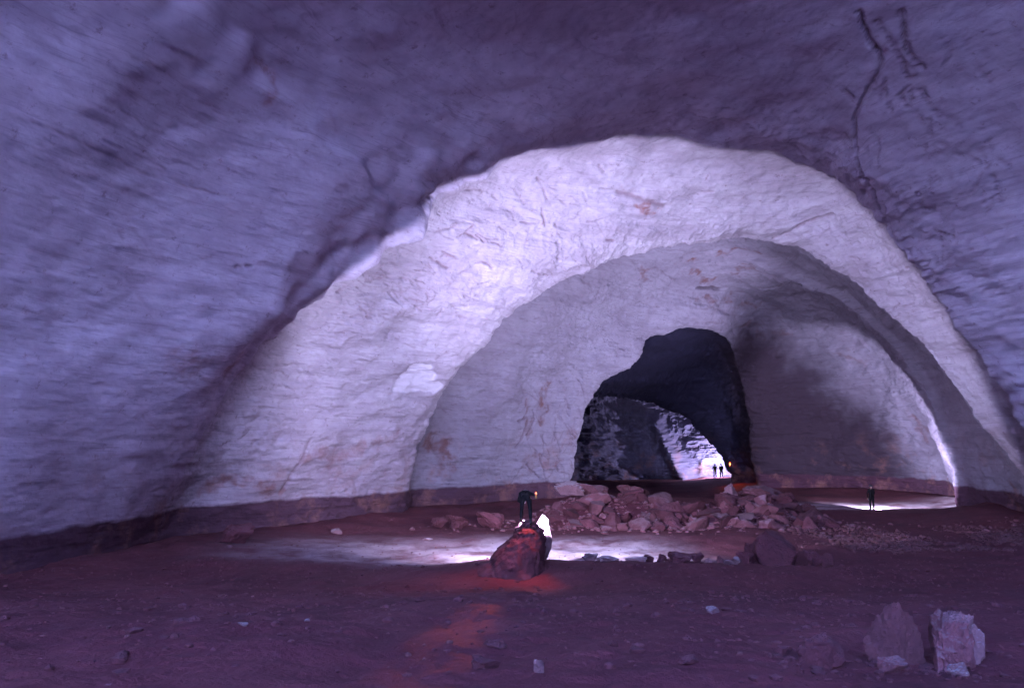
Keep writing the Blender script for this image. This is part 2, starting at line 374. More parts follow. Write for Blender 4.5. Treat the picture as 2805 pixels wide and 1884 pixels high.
# buttress on the far wall that throws the long shadow
def seg_dist(P, a, b):
    a, b = np.array(a), np.array(b); ab = b - a
    t = np.clip(((P - a)*ab).sum(-1)/(ab*ab).sum(), 0, 1)
    return np.linalg.norm(P - a - t[..., None]*ab, axis=-1)
bt = seg_dist(P0*np.array([1, 0, 1]), (at(1497, 962, 100)[0], 0, at(1497, 962, 100)[2]), (at(1560, 1085, 100)[0], 0, 0.2))
d += np.where(Y_ > 96, 2.3*np.exp(-(bt/.85)**2), 0)

# ---------- marks traced on the rock: cracks, mineral stains, fresh scar, painted shade (found in space by casting onto the plain shell)
ss = 4
Pc = P0[::ss, ::ss]; nvc, nuc = Pc.shape[:2]
ii = np.arange(nvc*nuc).reshape(nvc, nuc)
quads = np.stack([ii[:-1, :-1], ii[:-1, 1:], ii[1:, 1:], ii[1:, :-1]], -1).reshape(-1, 4)
shell = BVHTree.FromPolygons(Pc.reshape(-1, 3).tolist(), quads.tolist())
def hit(dx, dy):
    h = shell.ray_cast(Vector((0, 0, CAMZ)), ray(dx, dy).normalized())
    return None if h[0] is None else np.array(h[0])
wall_shade = np.zeros((NV, NU)); crack = np.zeros((NV, NU)); stain_and_shade = np.zeros((NV, NU)); scar = np.zeros((NV, NU))
wobP = np.stack([fbm(P0*1.5 + 5*k, 3, 81 + k, .62) for k in range(3)], -1)
Pw = P0 + .065*wobP
Pw2 = P0 + .6*np.stack([fbm(P0*.7 + 9*k, 4, 91 + k, .6) for k in range(3)], -1)
def near_box(pts, pad):
    rc = []
    for p in pts:
        fi = shell.find_nearest(Vector(p))[2]; rc.append((fi//(nuc-1)*ss, fi % (nuc-1)*ss))
    rc = np.array(rc); k = int(pad/.035) + 4
    r0, c0 = np.maximum(rc.min(0) - k, 0); r1, c1 = rc.max(0) + k
    lo, hi = pts.min(0) - pad, pts.max(0) + pad
    sub = P0[r0:r1, c0:c1]; m_ = np.nonzero(((sub > lo) & (sub < hi)).all(-1))
    return (m_[0] + r0, m_[1] + c0)
def trace(line, width, depth, field=crack, wob=1.0, amt=1.0):
    global d
    pts = [hit(*p) for p in line]; pts = [p for p in pts if p is not None]
    for a, b in zip(pts[:-1], pts[1:]):
        if np.linalg.norm(a - b) > 12: continue
        ix = near_box(np.array([a, b]), 3*width + .7)
        q = (Pw if wob else P0)[ix]
        g = amt*np.exp(-(seg_dist(q, a, b)/width)**2)
        field[ix] = np.maximum(field[ix], g); d[ix] -= 0
        if depth: GROOVE[ix] = np.maximum(GROOVE[ix], depth*g)
GROOVE = np.zeros((NV, NU))
def blot(line, width, amt=1.0):
    pts = [hit(*p) for p in line]; pts = [p for p in pts if p is not None]
    if len(pts) == 1: pts = pts*2
    for a, b in zip(pts[:-1], pts[1:]):
        ix = near_box(np.array([a, b]), 2.2*width + 1.0)
        g = amt*(1 - sstep(.45*width, 1.25*width, seg_dist(Pw2[ix], a, b)))
        stain_and_shade[ix] = np.maximum(stain_and_shade[ix], g)
trace([(1955, 25), (1972, 70), (1990, 102), (2004, 130), (2008, 160), (1985, 195), (1967, 225), (1952, 260), (1950, 310), (1955, 345), (1965, 375), (1980, 410), (1995, 450), (2003, 485), (2040, 512)], .060, .22)
trace([(1990, 95), (2003, 128), (2009, 158), (1990, 190)], .085, .26)
trace([(2056, 25), (2061, 60), (2062, 90), (2075, 120), (2108, 150)], .075, .22)
trace([(2000, 50), (2030, 95), (2060, 140), (2068, 175), (2090, 190)], .06, .14)
trace([(2090, 150), (2085, 185), (2055, 220), (2075, 245), (2110, 280)], .06, .12)
trace([(2100, 205), (2120, 235), (2145, 262), (2190, 285)], .07, .15)
trace([(2075, 205), (2085, 235)], .06, .10); trace([(2120, 300), (2180, 350), (2235, 372)], .06, .10)
trace([(1920, 210), (1948, 226)], .08, .12); trace([(1945, 340), (1925, 300)], .05, .08)
trace([(1370, 265), (1500, 262), (1600, 270), (1690, 283), (1760, 308), (1815, 340), (1850, 372)], .045, .10)
trace([(1560, 225), (1640, 243), (1755, 252), (1785, 285), (1850, 305)], .04, .08)
trace([(1500, 312), (1620, 316), (1730, 330)], .04, .05)
trace([(1590, 655), (1640, 660), (1710, 660), (1770, 655), (1825, 648)], .15, .42)
trace([(1410, 447), (1455, 452), (1515, 468)], .16, .12); blot([(1425, 449), (1470, 456), (1512, 468)], .30, .9)
for ln in ([(1085, 535), (1105, 550), (1112, 548), (1145, 562)], [(1085, 600), (1100, 592), (1115, 605)], [(1075, 515), (1060, 530), (1090, 545)], [(1230, 410), (1245, 440), (1250, 460)], [(1240, 480), (1245, 520)],
           [(1270, 590), (1325, 610)], [(1325, 595), (1345, 612)], [(980, 590), (1020, 612)], [(1010, 575), (1040, 590)], [(1380, 540), (1395, 545)], [(1370, 385), (1382, 398)], [(1440, 555), (1480, 565)],
           [(1600, 440), (1625, 437)], [(1700, 545), (1765, 545), (1810, 520), (1850, 505), (1900, 490)], [(1560, 545), (1640, 548), (1720, 552)], [(540, 130), (600, 155), (632, 170)], [(520, 605), (528, 602)], [(545, 600), (555, 602)], [(440, 582), (475, 578)],
           [(250, 230), (300, 265), (345, 290)], [(50, 262), (120, 290), (210, 330), (300, 380), (420, 420), (520, 440)], [(200, 300), (290, 340), (360, 375)], [(330, 70), (390, 95), (450, 120)], [(270, 100), (330, 125), (372, 150)], [(430, 210), (520, 240)],
           [(250, 520), (256, 535)], [(1200, 960), (1190, 990), (1175, 1020)], [(1290, 905), (1300, 930)], [(1350, 690), (1362, 660)], [(700, 1000), (640, 1120)], [(2130, 530), (2180, 545)], [(2070, 610), (2130, 620)], [(2130, 690), (2160, 700)]):
    if ln[0][0] < 700 and ln[0][1] < 600: trace(ln, .055, .05, amt=.6)
    else: trace(ln, .06 + .04*random.random(), .13)
def rnd_cracks(n, x0, x1, y0, y1, ang, length, wd, dp, am=1.0):
    for _ in range(n):
        x, y = random.uniform(x0, x1), random.uniform(y0, y1); a = R(random.gauss(ang, 22)); l = length*random.uniform(.4, 1.5)
        pts = [(x, y)]
        for s_ in range(3):
            a += R(random.gauss(0, 18)); pts.append((pts[-1][0] + math.cos(a)*l/3, pts[-1][1] + math.sin(a)*l/3))
        trace(pts, wd*random.uniform(.7, 1.5), dp*random.uniform(.5, 1.5), amt=am*random.uniform(.4, 1))
rnd_cracks(55, 930, 1380, 400, 640, 25, 36, .05, .12, .8)
rnd_cracks(70, 760, 1090, 610, 720, 20, 26, .055, .12, .8)
rnd_cracks(50, 500, 1030, 740, 1080, 8, 36, .05, .08, .6)
rnd_cracks(45, 1180, 1330, 860, 1080, 70, 45, .06, .10)
rnd_cracks(45, 1380, 1900, 590, 760, 12, 50, .05, .10, .8)
rnd_cracks(45, 1850, 2250, 480, 900, -15, 36, .05, .10, .7)
rnd_cracks(50, 1950, 2270, 60, 560, 65, 60, .04, .10)
rnd_cracks(40, 60, 820, 60, 560, 24, 95, .05, .03, .45)
rnd_cracks(40, 60, 560, 560, 1100, 3, 90, .05, .03, .45)
for ln, wd, am in (([(1243, 890), (1235, 960)], .55, .9), ([(985, 1000), (1020, 1010), (1015, 1060)], .8, .85), ([(480, 1108), (560, 1106), (640, 1112)], .45, .8), ([(400, 800), (430, 805)], .7, .5), ([(540, 820), (530, 860)], .6, .6),
                   ([(1560, 600), (1650, 585), (1710, 575)], .35, .9), ([(1570, 628), (1640, 640), (1720, 612)], .4, .85), ([(1590, 680), (1700, 690), (1760, 700)], .35, .7), ([(1460, 600), (1470, 640)], .4, .6), ([(700, 1040), (760, 1050), (860, 1010)], .6, .55),
                   ([(1200, 920), (1210, 990)], .45, .6), ([(1300, 990), (1320, 1040)], .6, .5), ([(1290, 1020), (1200, 1060)], .6, .5), ([(1640, 560), (1560, 570)], .3, .8), ([(1880, 690), (1905, 700)], .3, .8), ([(1245, 500), (1242, 520)], .25, .6),
                   ([(1900, 800), (1960, 820)], .5, .5), ([(1700, 750), (1800, 760)], .5, .6), ([(2080, 960), (2110, 1000)], .7, .6), ([(2000, 990), (2040, 1010)], .6, .4), ([(545, 138), (630, 165)], .35, .7), ([(900, 1000), (870, 1030)], .5, .5), ([(1740, 900), (1760, 1060)], 2.2, .6), ([(1800, 930), (1830, 1060)], 2.4, .6), ([(1880, 960), (1900, 1060)], 2.2, .5)):  # last three broad blots: shade painted on the inner right wall
    blot(ln, wd, am)
for a_, b_, w_ in (((1730, 830), (1750, 1080), 3.6), ((1800, 900), (1830, 1080), 3.8), ((1880, 960), (1900, 1080), 3.2), ((1700, 800), (1720, 900), 2.0), ((1960, 1000), (2000, 1085), 3.0)):  # broad dark patches painting the shade on the inner right wall
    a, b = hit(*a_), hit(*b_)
    g = 1 - sstep(.4*w_, 1.9*w_, seg_dist(Pw2, a, b)); wall_shade = np.maximum(wall_shade, np.where((Y_ > 56) & (Y_ < 84), g, 0))
sc = [hit(930, 862), hit(985, 862)]; sc2 = [hit(915, 883), hit(998, 886)]; sc3 = [hit(945, 842), hit(975, 842)]
for a, b in (sc, sc2, sc3):
    ix = near_box(np.array([a, b]), 1.5); scar[ix] = np.maximum(scar[ix], 1 - sstep(.36, .50, seg_dist((P0 + .1*wobP)[ix], a, b)))
d -= GROOVE + .10*scar
P1 = P0 + N0*d[..., None]
N1 = grid_normals(P1)*flip
band_u = np.linspace(0, 1, NU)
us = [0, int(NU*.42), int(NU*.70), NU-1]
def shell_piece(name, r0, r1, u0, u1, label, mat='rock'):
    sl = (slice(r0, r1+1), slice(u0, u1+1))
    p, n = P1[sl], N1[sl]
    if flip < 0: p, n, f = p[:, ::-1], n[:, ::-1], lambda a: a[:, ::-1]
    else: f = lambda a: a
    me = grid_mesh(name, np.ascontiguousarray(p), np.ascontiguousarray(n), {'wall_shade': f(wall_shade[sl]).copy(), 'stain_and_shade': f(stain_and_shade[sl]).copy(), 'crack': f(crack[sl]).copy(), 'scar': f(scar[sl]).copy()})
    me.materials.append(M[mat])
    o = link(bpy.data.objects.new(name, me)); tag(o, label, kind='structure'); return o
e1, e2, e4, e5 = (row[marks[k]] for k in ('E1', 'E2', 'E4', 'E5'))
shell_piece('cave_wall_left', 0, e1, us[0], us[1], 'dim lavender near wall rising on the left', 'rock_near')
shell_piece('cave_ceiling', 0, e1, us[1], us[2], 'dim smooth ceiling of the near chamber', 'rock_near')
shell_piece('cave_wall_right', 0, e1, us[2], us[3], 'dim cracked near wall curving down on the right', 'rock_near')
shell_piece('middle_cave_arch', e1, e2, 0, NU-1, 'brightly lit pale rock arch around the middle of the cave')
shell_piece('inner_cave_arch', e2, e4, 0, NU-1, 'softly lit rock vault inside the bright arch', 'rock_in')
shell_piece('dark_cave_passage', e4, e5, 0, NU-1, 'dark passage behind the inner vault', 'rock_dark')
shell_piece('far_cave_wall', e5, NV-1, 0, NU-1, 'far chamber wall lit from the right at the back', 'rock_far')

# ------------------------------------------------------------------ floor
def ground_h(X, Y, detail=True):
    X = np.asarray(X, float); Y = np.asarray(Y, float)
    z = np.zeros(np.broadcast(X, Y).shape)
    z = z + 9*sstep(-7, -28, Y) + sstep(-22, -85, Y)*38 + 22*sstep(5, 20, X)*sstep(-7, -24, Y)                                                    # unseen slope and right-hand hill added to bounce and block daylight
    near = 1 - sstep(6, 30, Y)
    z = z + near*2.9
    z += .55*np.exp(-((Y - 29.2)/2.6)**2)*sstep(-6, 0, X)*(1 - .55*sstep(5, 14, X))     # low bank the boulder sits on
    z += .18*np.exp(-((Y - 30)/3.0)**2)*(1 - sstep(-6, 0, X))
    z += .22*np.exp(-((Y - 53.4)/2.0)**2)*sstep(16, 22, X)
    # mound under the rubble heap
    z += 1.38*np.exp(-((X - 6.5)/5.0)**4 - ((Y - 49.2)/2.8)**2) + 1.25*np.exp(-((X - 14.6)/3.2)**2 - ((Y - 48.8)/2.8)**2)
    # mud bank along the foot of the left wall
    wl = np.interp(Y, [0, 16, 27, 36.5, 44, 51.5, 57.5, 65, 86], [-22.5, -19.5, -17.2, -14.6, -11.4, -7.1, -1.9, 5, 4])
    wr = np.interp(Y, [0, 27, 47, 54, 60, 70, 79, 87], [36.5, 33, 29, 33.2, 35.5, 35, 25.5, 24.5])
    z += .35*np.exp(-np.clip(X - wl, 0, 99)/2.6)*(Y < 70) + .5*np.exp(-np.clip(wr - X, 0, 99)/2.0)
    if detail:
        p = np.stack([X, Y, np.zeros_like(z)], -1)
        fadef = 1 - .5*sstep(50, 90, Y)
        z += fadef*(.14*fbm(p*.22, 3, 101) + .05*fbm(p*.9, 3, 111, .55) + .022*fbm(p*3.2, 3, 121, .6))
    return z
ys = np.concatenate([np.array([-300, -160, -90, -55]), np.linspace(-35, 2, 22), np.geomspace(3, 106, 470), np.array([112, 130])])
NXG = 560
s_ = np.linspace(-1, 1, NXG); s_ = np.sign(s_)*(.72*np.abs(s_) + .28*np.abs(s_)**3)
XG = np.zeros((len(ys), NXG)); YG = np.repeat(ys[:, None], NXG, 1)
half = np.where(ys < -36, 300, np.clip(14 + .62*np.clip(ys, 0, 60), 34, 44)); cenx = np.clip(6 + ys*.08, 4, 13)
XG = cenx[:, None] + half[:, None]*s_[None, :]
ZG = ground_h(XG, YG)
Pg = np.stack([XG, YG, ZG], -1)
lit_floor = sstep(30, 33, YG)*(1 - sstep(36, 42.5, YG))*sstep(-15, -8, XG)*(1 - sstep(5, 10, XG))*(.55 + .45*sstep(-3, 0, XG))*.95 + .7*sstep(54, 56, YG)*sstep(18, 24, XG)*(1 - sstep(60, 66, YG))  # pools of flash light, painted into the floor colour
me = grid_mesh('cave_floor', Pg, None, {'lit_floor': np.clip(lit_floor, 0, 1)}); me.materials.append(M['ground'])
me.flip_normals() if grid_normals(Pg)[200, 200, 2] < 0 else None
floor = link(bpy.data.objects.new('cave_floor', me)); tag(floor, 'dark brown mud floor of the cave', kind='structure')
def gh(x, y): return float(ground_h(np.array([x]), np.array([y]))[0])
def on_ground(dx, dy, y0=4, y1=100):
    r = ray(dx, dy); Y = np.linspace(y0, y1, 2400); t = Y/r.y
    k = np.nonzero(CAMZ + r.z*t <= ground_h(r.x*t, Y))[0]
    Y = Y[k[0]] if len(k) else y1
    return (r.x*Y/r.y, float(Y))

# ------------------------------------------------------------------ rocks
def rock_mesh(name, seed, sub=3, cuts=9, rough=.10, shear=(0, 0)):
    rs = np.random.RandomState(seed)
    bm = bmesh.new(); bmesh.ops.create_icosphere(bm, subdivisions=sub, radius=1.0)
    co = np.array([v.co[:] for v in bm.verts])
    for k in range(cuts):
        n = rs.normal(size=3); n /= np.linalg.norm(n); o = rs.uniform(.35, .8)
        dd = co @ n - o; co = co - np.where(dd > 0, dd, 0)[:, None]*n*.93
    r_ = 1 + rough*fbm(co*1.6 + seed, 3, seed) + .42*rough*fbm(co*4.5 + seed, 3, seed+9, .6, True)
    co = co*r_[:, None]
    lo, hi = co.min(0), co.max(0); co = (co - (lo+hi)/2)/((hi-lo)/2)          # fills the box -1..1
    co[:, 0] += shear[0]*(co[:, 2]+1)*.5; co[:, 1] += shear[1]*(co[:, 2]+1)*.5
    for v, c in zip(bm.verts, co): v.co = c
    me = bpy.data.meshes.new(name); bm.to_mesh(me); bm.free()
    me.polygons.foreach_set('use_smooth', np.ones(len(me.polygons), bool))
    try: me.set_sharp_from_angle(angle=R(50))
    except Exception: pass
    return me
LIB = [rock_mesh('stone', 300 + i, 3, 15, .16) for i in range(12)]
LIBH = [rock_mesh('stone', 340 + i, 5, 12, .20) for i in range(8)]
def place_rock(name, me, x, y, w_, h_, dep, rz, mat, label, cat, group=None, sink=.22, tilt=(0, 0), z=None):
    if me.users and me.materials and me.materials[0] != M[mat]: me = me.copy(); me.materials[0] = M[mat]
    elif not me.materials: me.materials.append(M[mat])
    o = link(bpy.data.objects.new(name, me))
    base = gh(x, y) if z is None else z
    o.scale = (w_/2, dep/2, h_/2*(1+sink)); o.rotation_euler = (tilt[0], tilt[1], rz)
    o.location = (x, y, base + h_/2*(1+sink) - h_*sink)
    return tag(o, label, cat, group)

# the big leaning boulder under the flash man
BY = 28.2
bx, _, _ = at(1178, 1285, BY)
def big_boulder():
    bm = bmesh.new(); bmesh.ops.create_icosphere(bm, subdivisions=6, radius=1.0)
    co = np.array([v.co[:] for v in bm.verts])
    # outline of the leaning block at ten heights: left and right edge in metres from its foot centre
    zs = np.array([-.4, 0, .15, .35, .6, .85, 1.05, 1.25, 1.42, 1.55, 1.68])
    L = np.array([-1.45, -1.42, -1.30, -.98, -.72, -.55, -.35, -.12, .02, .16, .30])
    Rr = np.array([.95, .95, .92, .90, .88, .92, .95, .90, .80, .66, .50])
    zz = -.4 + (co[:, 2] + 1)/2*2.08
    l = np.interp(zz, zs, L); r = np.interp(zz, zs, Rr); c = (l+r)/2; hw = (r-l)/2
    rad = np.sqrt(np.clip(1 - co[:, 2]**2, 1e-6, 1)); ux = co[:, 0]/rad; uy = co[:, 1]/rad
    blk = np.maximum(np.abs(ux)**3 + np.abs(uy)**3, 1e-6)**(-1/3.)              # squarish plan
    cap = sstep(0, .16, 1 - np.abs(co[:, 2]))**.6
    x = c + hw*ux*blk*cap*.98; y = (.25*(zz) + 1.15*uy*blk*(1 - .25*(zz/1.6)))*cap + .25*zz*(1-cap)
    q = np.stack([x, y, zz], 1)
    nrm = np.stack([ux, uy, co[:, 2]*.6], 1)
    q += nrm*(.10*fbm(q*np.array([1.4, 1.4, .8]) + 3, 4, 501, .6, True) + .035*fbm(q*5, 3, 511))[:, None]
    for v, c_ in zip(bm.verts, q): v.co = c_
    me = bpy.data.meshes.new('leaning_boulder'); bm.to_mesh(me); bm.free()
    me.polygons.foreach_set('use_smooth', np.ones(len(me.polygons), bool)); me.materials.append(M['muddy'])
    o = link(bpy.data.objects.new('leaning_boulder', me)); o.location = (bx, BY, gh(bx, BY) - .12)
    return tag(o, 'large leaning boulder with white-lit top that a caver stands on', 'boulder')
boulder = big_boulder()

def peak(dx0, dx1, dyt, Y, label, seed):  # added pale rocks stand in for the flash-lit top of the boulder
    x0, _, zt = at(dx0, dyt, Y); x1 = at(dx1, dyt, Y)[0]; x = (x0+x1)/2; g = gh(x, Y)
    me = rock_mesh('lit_boulder_top', seed, 4, 9, .10, (.25, 0)); me.materials.append(M['pale'])
    o = link(bpy.data.objects.new('lit_boulder_top', me)); o.scale = ((x1-x0)/2*.9, .5, (zt-g)/2*1.12); o.location = (x - .1*(x1-x0), Y, g + (zt-g)/2*.88)
    return tag(o, label, 'rock')
peak(1204, 1264, 1174, 29.9, 'pale rock added as the flash-lit upper right of the leaning boulder', 611)
peak(1183, 1206, 1184, 29.3, 'small pale rock added as the flash-lit top left of the leaning boulder', 612)

# dark rounded boulder on the right and its neighbours along the bank
def bank(dx, dyb, wpx, hpx, Y, seed, mat, label, name='boulder', cat='boulder', group=None, dep=None, tilt=(0, 0), lib=None, sink=.22):
    x, _, zb = at(dx, dyb, Y); sc_ = Y/F*K
    me = lib if lib else LIBH[seed % 8]
    return place_rock(name, me, x, Y, wpx*sc_, hpx*sc_, (dep or wpx*.8)*sc_, random.uniform(0, .4) if lib else random.uniform(0, 6.28), mat, label, cat, group, sink=sink, tilt=tilt)
dome = rock_mesh('dark_boulder', 77, 5, 5, .07)
bank(1764, 1262, 100, 74, 31.5, 0, 'muddy', 'tall dark domed boulder on the bank right of the lit floor', lib=dome, sink=.3)
bank(1718, 1252, 40, 46, 31.8, 1, 'muddy', 'dark upright stone leaning on the left of the domed boulder', 'rock', 'rock')
bank(1700, 1252, 38, 30, 31.2, 2, 'muddy', 'low dark stone left of the domed boulder', 'rock', 'rock')
bank(1852, 1255, 44, 34, 31.0, 3, 'muddy', 'dark pointed stone right of the domed boulder', 'rock', 'rock')
bank(1884, 1252, 30, 30, 31.0, 4, 'muddy', 'small dark stone farthest right on the bank', 'rock', 'rock')
bank(1550, 1258, 58, 24, 30.2, 5, 'muddy', 'dark wedge-shaped stone before the bright floor', 'rock', 'rock')
bank(1508, 1255, 26, 20, 30.2, 6, 'muddy', 'round dark stone left of the wedge-shaped stone', 'rock', 'rock')
bank(1345, 1250, 46, 20, 30.4, 7, 'pale', 'white-lit stone closest to the leaning boulder on the bank', 'rock', 'rock')
bank(1385, 1252, 50, 12, 30.4, 8, 'pale', 'flat pale stone beside the white-lit stone', 'rock', 'rock')
bank(1450, 1254, 50, 12, 30.4, 9, 'pale', 'low pale stone between the flat stone and the round dark stone', 'rock', 'rock')
for dx in (1480, 1528, 1590, 1612, 1640, 1662, 1678):
    bank(dx, 1254, random.uniform(14, 30), random.uniform(9, 20), 30.4 + random.uniform(-.3, .5), random.randrange(8), random.choice(['mixed', 'pale', 'muddy']),
         'one of the small stones in the row along the bank edge', 'rock', 'rock', 'small stones along the bank edge')

# rubble heap in the middle of the cave
def heap(dx, dy, wpx, hpx, mat, label, seed, Y, rz=None, dep=None, tilt=(0, 0), group=None, z=None):
    x, _, zc = at(dx, dy, Y); sc_ = Y/F*K
    me = LIBH[seed % 8]
    if me.materials and me.materials[0] != M[mat]:
        me = me.copy(); me.materials[0] = M[mat]
    elif not me.materials: me.materials.append(M[mat])
    o = link(bpy.data.objects.new('rubble_rock', me))
    o.scale = (wpx*sc_/2, (dep or wpx*.7)*sc_/2, hpx*sc_/2); o.rotation_euler = (tilt[0], tilt[1], random.uniform(-.4, .4) if rz is None else rz)
    o.location = (x, Y, min(zc, gh(x, Y) + hpx*sc_*.75))
    return tag(o, label, 'rock', group)
heap(1298, 1112, 70, 34, 'pale', 'pale slab at the left end of the rubble heap crest', 0, 50)
heap(1352, 1122, 70, 40, 'mixed', 'brown-sided pale-topped rock second from left on the heap crest', 1, 49.6)
heap(1442, 1126, 80, 44, 'mixed', 'broad flat rock in the middle of the heap crest', 2, 49.4)
heap(1425, 1148, 64, 34, 'muddy', 'tilted dark slab below the broad flat rock of the heap', 3, 48.4, tilt=(.3, -.4))
heap(1668, 1140, 40, 76, 'pale', 'upright pointed pale rock standing on the rubble heap', 4, 49, dep=30)
heap(1735, 1126, 100, 40, 'mixed', 'long pale slab right of the pointed rock on the heap', 5, 49.6, tilt=(0, .22))
heap(1790, 1132, 60, 36, 'muddy', 'dark rock at the right shoulder of the heap', 6, 49.4)
heap(1770, 1150, 60, 50, 'muddy', 'shadowed block below the long pale slab on the heap', 7, 48.6)
heap(1840, 1165, 50, 34, 'muddy', 'rust-brown rock at the right foot of the heap', 0, 48.4)
heap(1120, 1186, 64, 40, 'muddy', 'brown rock just left of the leaning boulder by the wall foot', 1, 44)
heap(1040, 1190, 60, 36, 'muddy', 'muddy lump by the left wall foot at the lit floor edge', 2, 45)
heap(1000, 1192, 40, 26, 'muddy', 'small muddy lump left of the muddy lumps at the wall foot', 3, 45)
def heap_label(dx, dy, top, s, mt):
    size = 'small' if s < 18 else 'large' if s > 32 else 'middling'
    tone = 'mud-dark' if mt == 'muddy' else 'lighter brown'
    h_ = 'near the crest of' if dy < top + 24 else 'along the foot of' if dy > 1184 else 'halfway up'
    side = ['at the left end', 'left of the middle', 'in the middle', 'right of the middle', 'at the right end'][min(4, int((dx - 1262)/127.))]
    return f'{size} {tone} broken rock {h_} the rubble heap, {side}'
rs = np.random.RandomState(5)
for n in range(210):
    dx = rs.uniform(1262, 1895)
    top = np.interp(dx, [1262, 1350, 1450, 1550, 1640, 1740, 1800, 1895], [1122, 1120, 1124, 1140, 1132, 1120, 1132, 1172])
    dy = top + 4 + (1204 - top)*rs.rand()**1.15
    Y = 50.2 - 5.8*(dy - 1112)/90. + rs.uniform(-.4, .4)
    s = 9 + 40*rs.rand()**2.2
    mt = ['muddy', 'muddy', 'muddy', 'muddy', 'mixed', 'mixed'][rs.randint(6)] if dx < 1800 else 'muddy'
    x, _, zc = at(dx, dy, Y); sc_ = Y/F*K
    place_rock('rubble_rock', LIB[rs.randint(12)], x, Y, s*sc_*rs.uniform(1.1, 1.9), s*sc_*rs.uniform(.3, .6), s*sc_*rs.uniform(.8, 1.4), rs.uniform(0, 6.28), mt,
               heap_label(dx, dy, top, s, mt), 'rock', 'rocks of the rubble heap', tilt=(rs.uniform(-.55, .55), rs.uniform(-.55, .55)), sink=.65)

# stones of the near floor
def near(dx, dyb, wpx, hpx, mat, label, seed, tilt=(0, 0), rz=None, name='rock', dep=None, sink=.25):
    x, y = on_ground(dx, dyb); sc_ = y/F*K
    return place_rock(name, LIBH[seed % 8], x, y + wpx*sc_*.3, wpx*sc_, hpx*sc_, (dep or wpx*.8)*sc_, random.uniform(0, 6.28) if rz is None else rz, mat, label, 'rock', None, sink, tilt)
tall = rock_mesh('standing_stone', 31, 6, 12, .17); LIBH2 = [tall, rock_mesh('split_stone', 37, 6, 12, .17)]
def near2(me, dx, dyb, wpx, hpx, mat, label, rz=0, tilt=(0, 0), name='rock', dep=None, sink=.34):
    x, y = on_ground(dx, dyb); sc_ = y/F*K
    return place_rock(name, me, x, y + .2, wpx*sc_, hpx*sc_, (dep or wpx*.7)*sc_, rz, mat, label, 'rock', None, sink, tilt)
near2(tall, 2058, 1515, 118, 128, 'mixed', 'tall angular brown stone standing in the right foreground', .4)
near2(LIBH2[1], 2196, 1525, 140, 112, 'mixed', 'broad brown stone with white broken tip beside the tall angular stone', 1.0)
near2(LIBH[2], 2218, 1470, 60, 66, 'pale', 'white split rock tip at the right edge of the foreground', .2)
near2(LIBH[5], 2262, 1520, 40, 84, 'pale', 'pale stone cut by the right border of the frame', .9)
near2(LIBH[6], 2215, 1545, 52, 30, 'pale', 'small white stone in the bottom right corner', .3)
near2(LIBH[3], 2055, 1545, 70, 32, 'mixed', 'flat tan stone at the foot of the tall angular stone', .1)
near2(LIBH[4], 1900, 1530, 130, 72, 'muddy', 'low muddy boulder left of the tall angular stone', .6, sink=.35)
near2(LIBH[7], 1800, 1500, 40, 22, 'muddy', 'small muddy stone left of the low muddy boulder', .6)
near2(LIBH[1], 1232, 1545, 26, 30, 'pale', 'small white rounded stone at the bottom middle of the floor', .6)
near2(LIBH[0], 1630, 1404, 34, 14, 'pale', 'small white stone alone on the open floor right of centre', .6)
near2(LIBH[5], 1585, 1525, 46, 16, 'muddy', 'reddish flat stone on the lower right floor', .3)
near2(LIBH[2], 520, 1250, 14, 7, 'pale', 'tiny white stone by the wall foot on the left', .3)
near2(LIBH[3], 535, 1238, 80, 42, 'muddy', 'rounded mud-coated boulder at the foot of the left wall', .3)
near2(LIBH[6], 345, 1222, 50, 28, 'muddy', 'smaller mud-coated boulder left along the wall foot', .3)
near2(LIBH[0], 765, 1216, 26, 10, 'pale', 'pale flat stone at the left end of the lit floor', .3)
near2(LIBH[4], 975, 1232, 24, 6, 'pale', 'thin pale stone lying in the middle of the left lit floor', .3)
near2(LIBH[1], 540, 1440, 24, 8, 'pale', 'pale flat pebble on the left foreground floor', .3)
near2(LIBH[5], 690, 1424, 14, 6, 'pale', 'lone small pale pebble above the left foreground pebbles', .3)
near2(LIBH[6], 1130, 1490, 60, 18, 'muddy', 'low mud clod lit red in front of the leaning boulder', .3)
near2(LIBH[7], 1105, 1530, 64, 22, 'muddy', 'red-lit mud clod at the bottom edge of the floor', .3)
near2(LIBH[2], 1098, 1416, 22, 5, 'muddy', 'small red-lit clod midway to the leaning boulder', .3)

# gravel and pebbles nobody could count
def scatter(name, label, pts, sizes, mat, seed):
    rs = np.random.RandomState(seed)
    bm = bmesh.new(); bmesh.ops.create_icosphere(bm, subdivisions=1, radius=1.0)
    base = np.array([v.co[:] for v in bm.verts]); tri = np.array([[v.index for v in f.verts] for f in bm.faces]); bm.free()
    V, Fc = [], []
    for (x, y), s in zip(pts, sizes):
        c = base*(1 + rs.uniform(-.3, .25, (len(base), 1)))*np.array([rs.uniform(.7, 1.3), rs.uniform(.7, 1.3), rs.uniform(.4, .8)])*s
        a = rs.uniform(0, 6.28); c = c @ np.array([[math.cos(a), math.sin(a), 0], [-math.sin(a), math.cos(a), 0], [0, 0, 1]])
        V.append(c + [x, y, 0]); Fc.append(tri + len(base)*len(Fc))
    V = np.concatenate(V); Fc = np.concatenate(Fc)
    xy = np.repeat(np.array(pts), len(base), 0); V[:, 2] += ground_h(xy[:, 0], xy[:, 1]) + np.repeat(np.array(sizes), len(base))*.15
    me = bpy.data.meshes.new(name); me.from_pydata(V.tolist(), [], Fc.tolist()); me.materials.append(M[mat])
    o = link(bpy.data.objects.new(name, me)); return tag(o, label, cat=None, kind='stuff')
rs = np.random.RandomState(9); pts = []; sz = []
